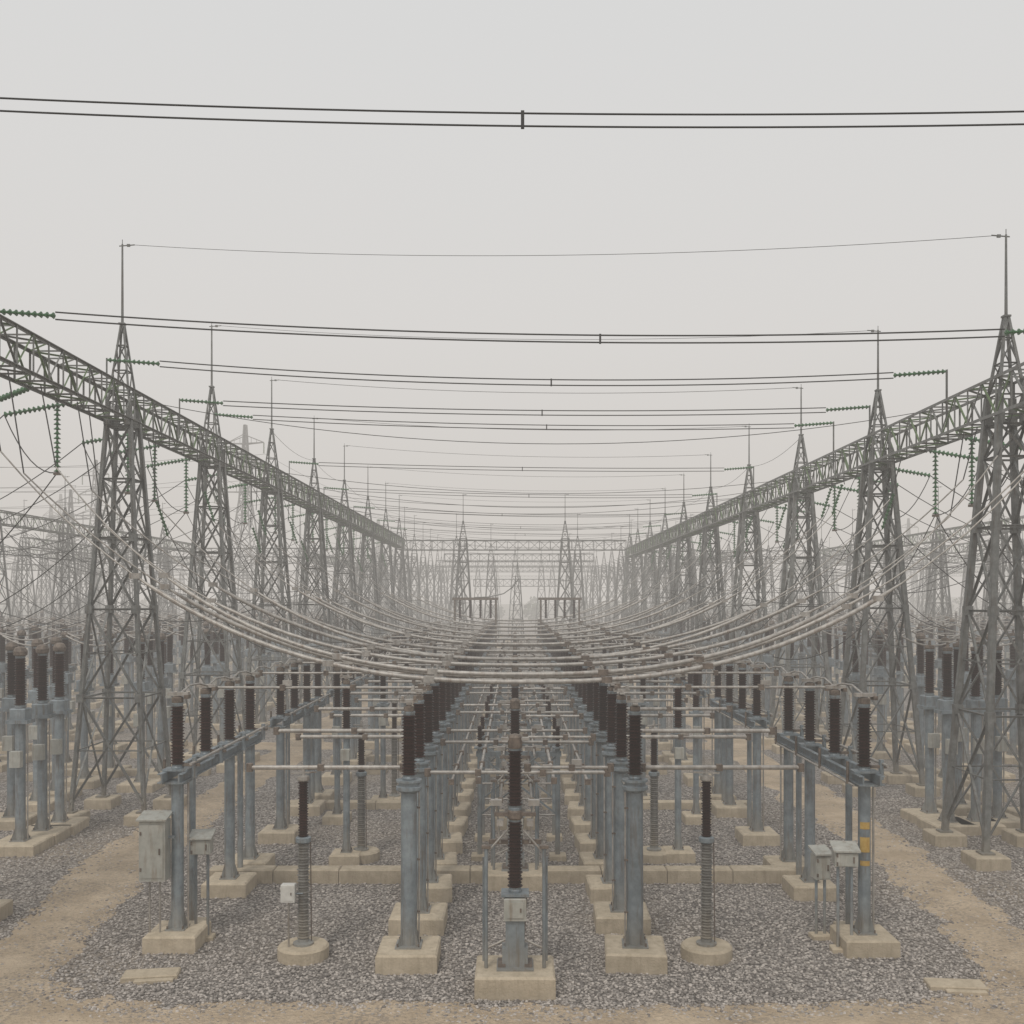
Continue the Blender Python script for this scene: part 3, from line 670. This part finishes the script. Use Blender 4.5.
# ------------------------------------------------------------ haze: homogeneous absorbing fog, its own glow standing in for scattered light
hb=MB(); hb.box((0,680,24.2),(1800,1400,48),0)
me=hb.mesh('haze'); me.materials.clear()
DEN=0.0032; FOG_GLOW=(0.625,0.590,0.550)
m=bpy.data.materials.new('haze_glow_volume'); m.use_nodes=True; nt=m.node_tree; nt.nodes.clear()
o=nt.nodes.new('ShaderNodeOutputMaterial'); va=nt.nodes.new('ShaderNodeVolumeAbsorption'); va.inputs['Color'].default_value=(0,0,0,1); va.inputs['Density'].default_value=DEN
em=nt.nodes.new('ShaderNodeEmission'); em.inputs['Color'].default_value=(*FOG_GLOW,1); em.inputs['Strength'].default_value=DEN
ad=nt.nodes.new('ShaderNodeAddShader'); nt.links.new(va.outputs[0],ad.inputs[0]); nt.links.new(em.outputs[0],ad.inputs[1])
nt.links.new(ad.outputs[0],o.inputs['Volume']); me.materials.append(m); place(me,'haze')

# ------------------------------------------------------------ world, sun, camera
w=bpy.data.worlds.new('World'); scene.world=w; w.use_nodes=True; nt=w.node_tree; N=nt.nodes;L=nt.links
bg=N['Background']
el,rot=R(55),R(200)
sky=N.new('ShaderNodeTexSky'); sky.sky_type='NISHITA'; sky.sun_disc=False; sky.sun_elevation=el; sky.sun_rotation=rot; sky.dust_density=4
hs=N.new('ShaderNodeHueSaturation'); hs.inputs['Saturation'].default_value=0.15; L.new(sky.outputs[0],hs.inputs['Color'])
tc=N.new('ShaderNodeTexCoord'); sp=N.new('ShaderNodeSeparateXYZ'); L.new(tc.outputs['Generated'],sp.inputs[0])
rp=N.new('ShaderNodeValToRGB'); e=rp.color_ramp.elements; e[0].position=0.0;e[0].color=(7.1,6.72,6.35,1); e[1].position=0.6; e[1].color=(7.35,7.5,7.6,1)
x_=e.new(0.25); x_.color=(7.6,7.5,7.4,1)
L.new(sp.outputs['Z'],rp.inputs[0])
mx=N.new('ShaderNodeMixRGB'); mx.inputs['Fac'].default_value=0.93; L.new(hs.outputs[0],mx.inputs['Color1']); L.new(rp.outputs[0],mx.inputs['Color2'])
L.new(mx.outputs[0],bg.inputs['Color']); bg.inputs['Strength'].default_value=0.1
sd=bpy.data.lights.new('sun','SUN'); sd.energy=1.3; sd.angle=R(10); sd.color=(1,0.95,0.87); so=bpy.data.objects.new('sun',sd); scene.collection.objects.link(so)
dirv=Vector((math.sin(rot)*math.cos(el),math.cos(rot)*math.cos(el),math.sin(el)))
so.rotation_euler=dirv.to_track_quat('Z','Y').to_euler()
cd=bpy.data.cameras.new('camera'); cam=bpy.data.objects.new('camera',cd); scene.collection.objects.link(cam)
cam.location=(0,0,7); cam.rotation_euler=(R(90),0,0); cd.sensor_width=36; cd.lens=35.16; cd.shift_y=0.086; cd.shift_x=-0.003; cd.clip_end=6000; cd.clip_start=0.1
scene.camera=cam
scene.view_settings.view_transform='Standard'; scene.view_settings.look='None'; scene.view_settings.exposure=0
print('OBJ',len(bpy.data.objects))
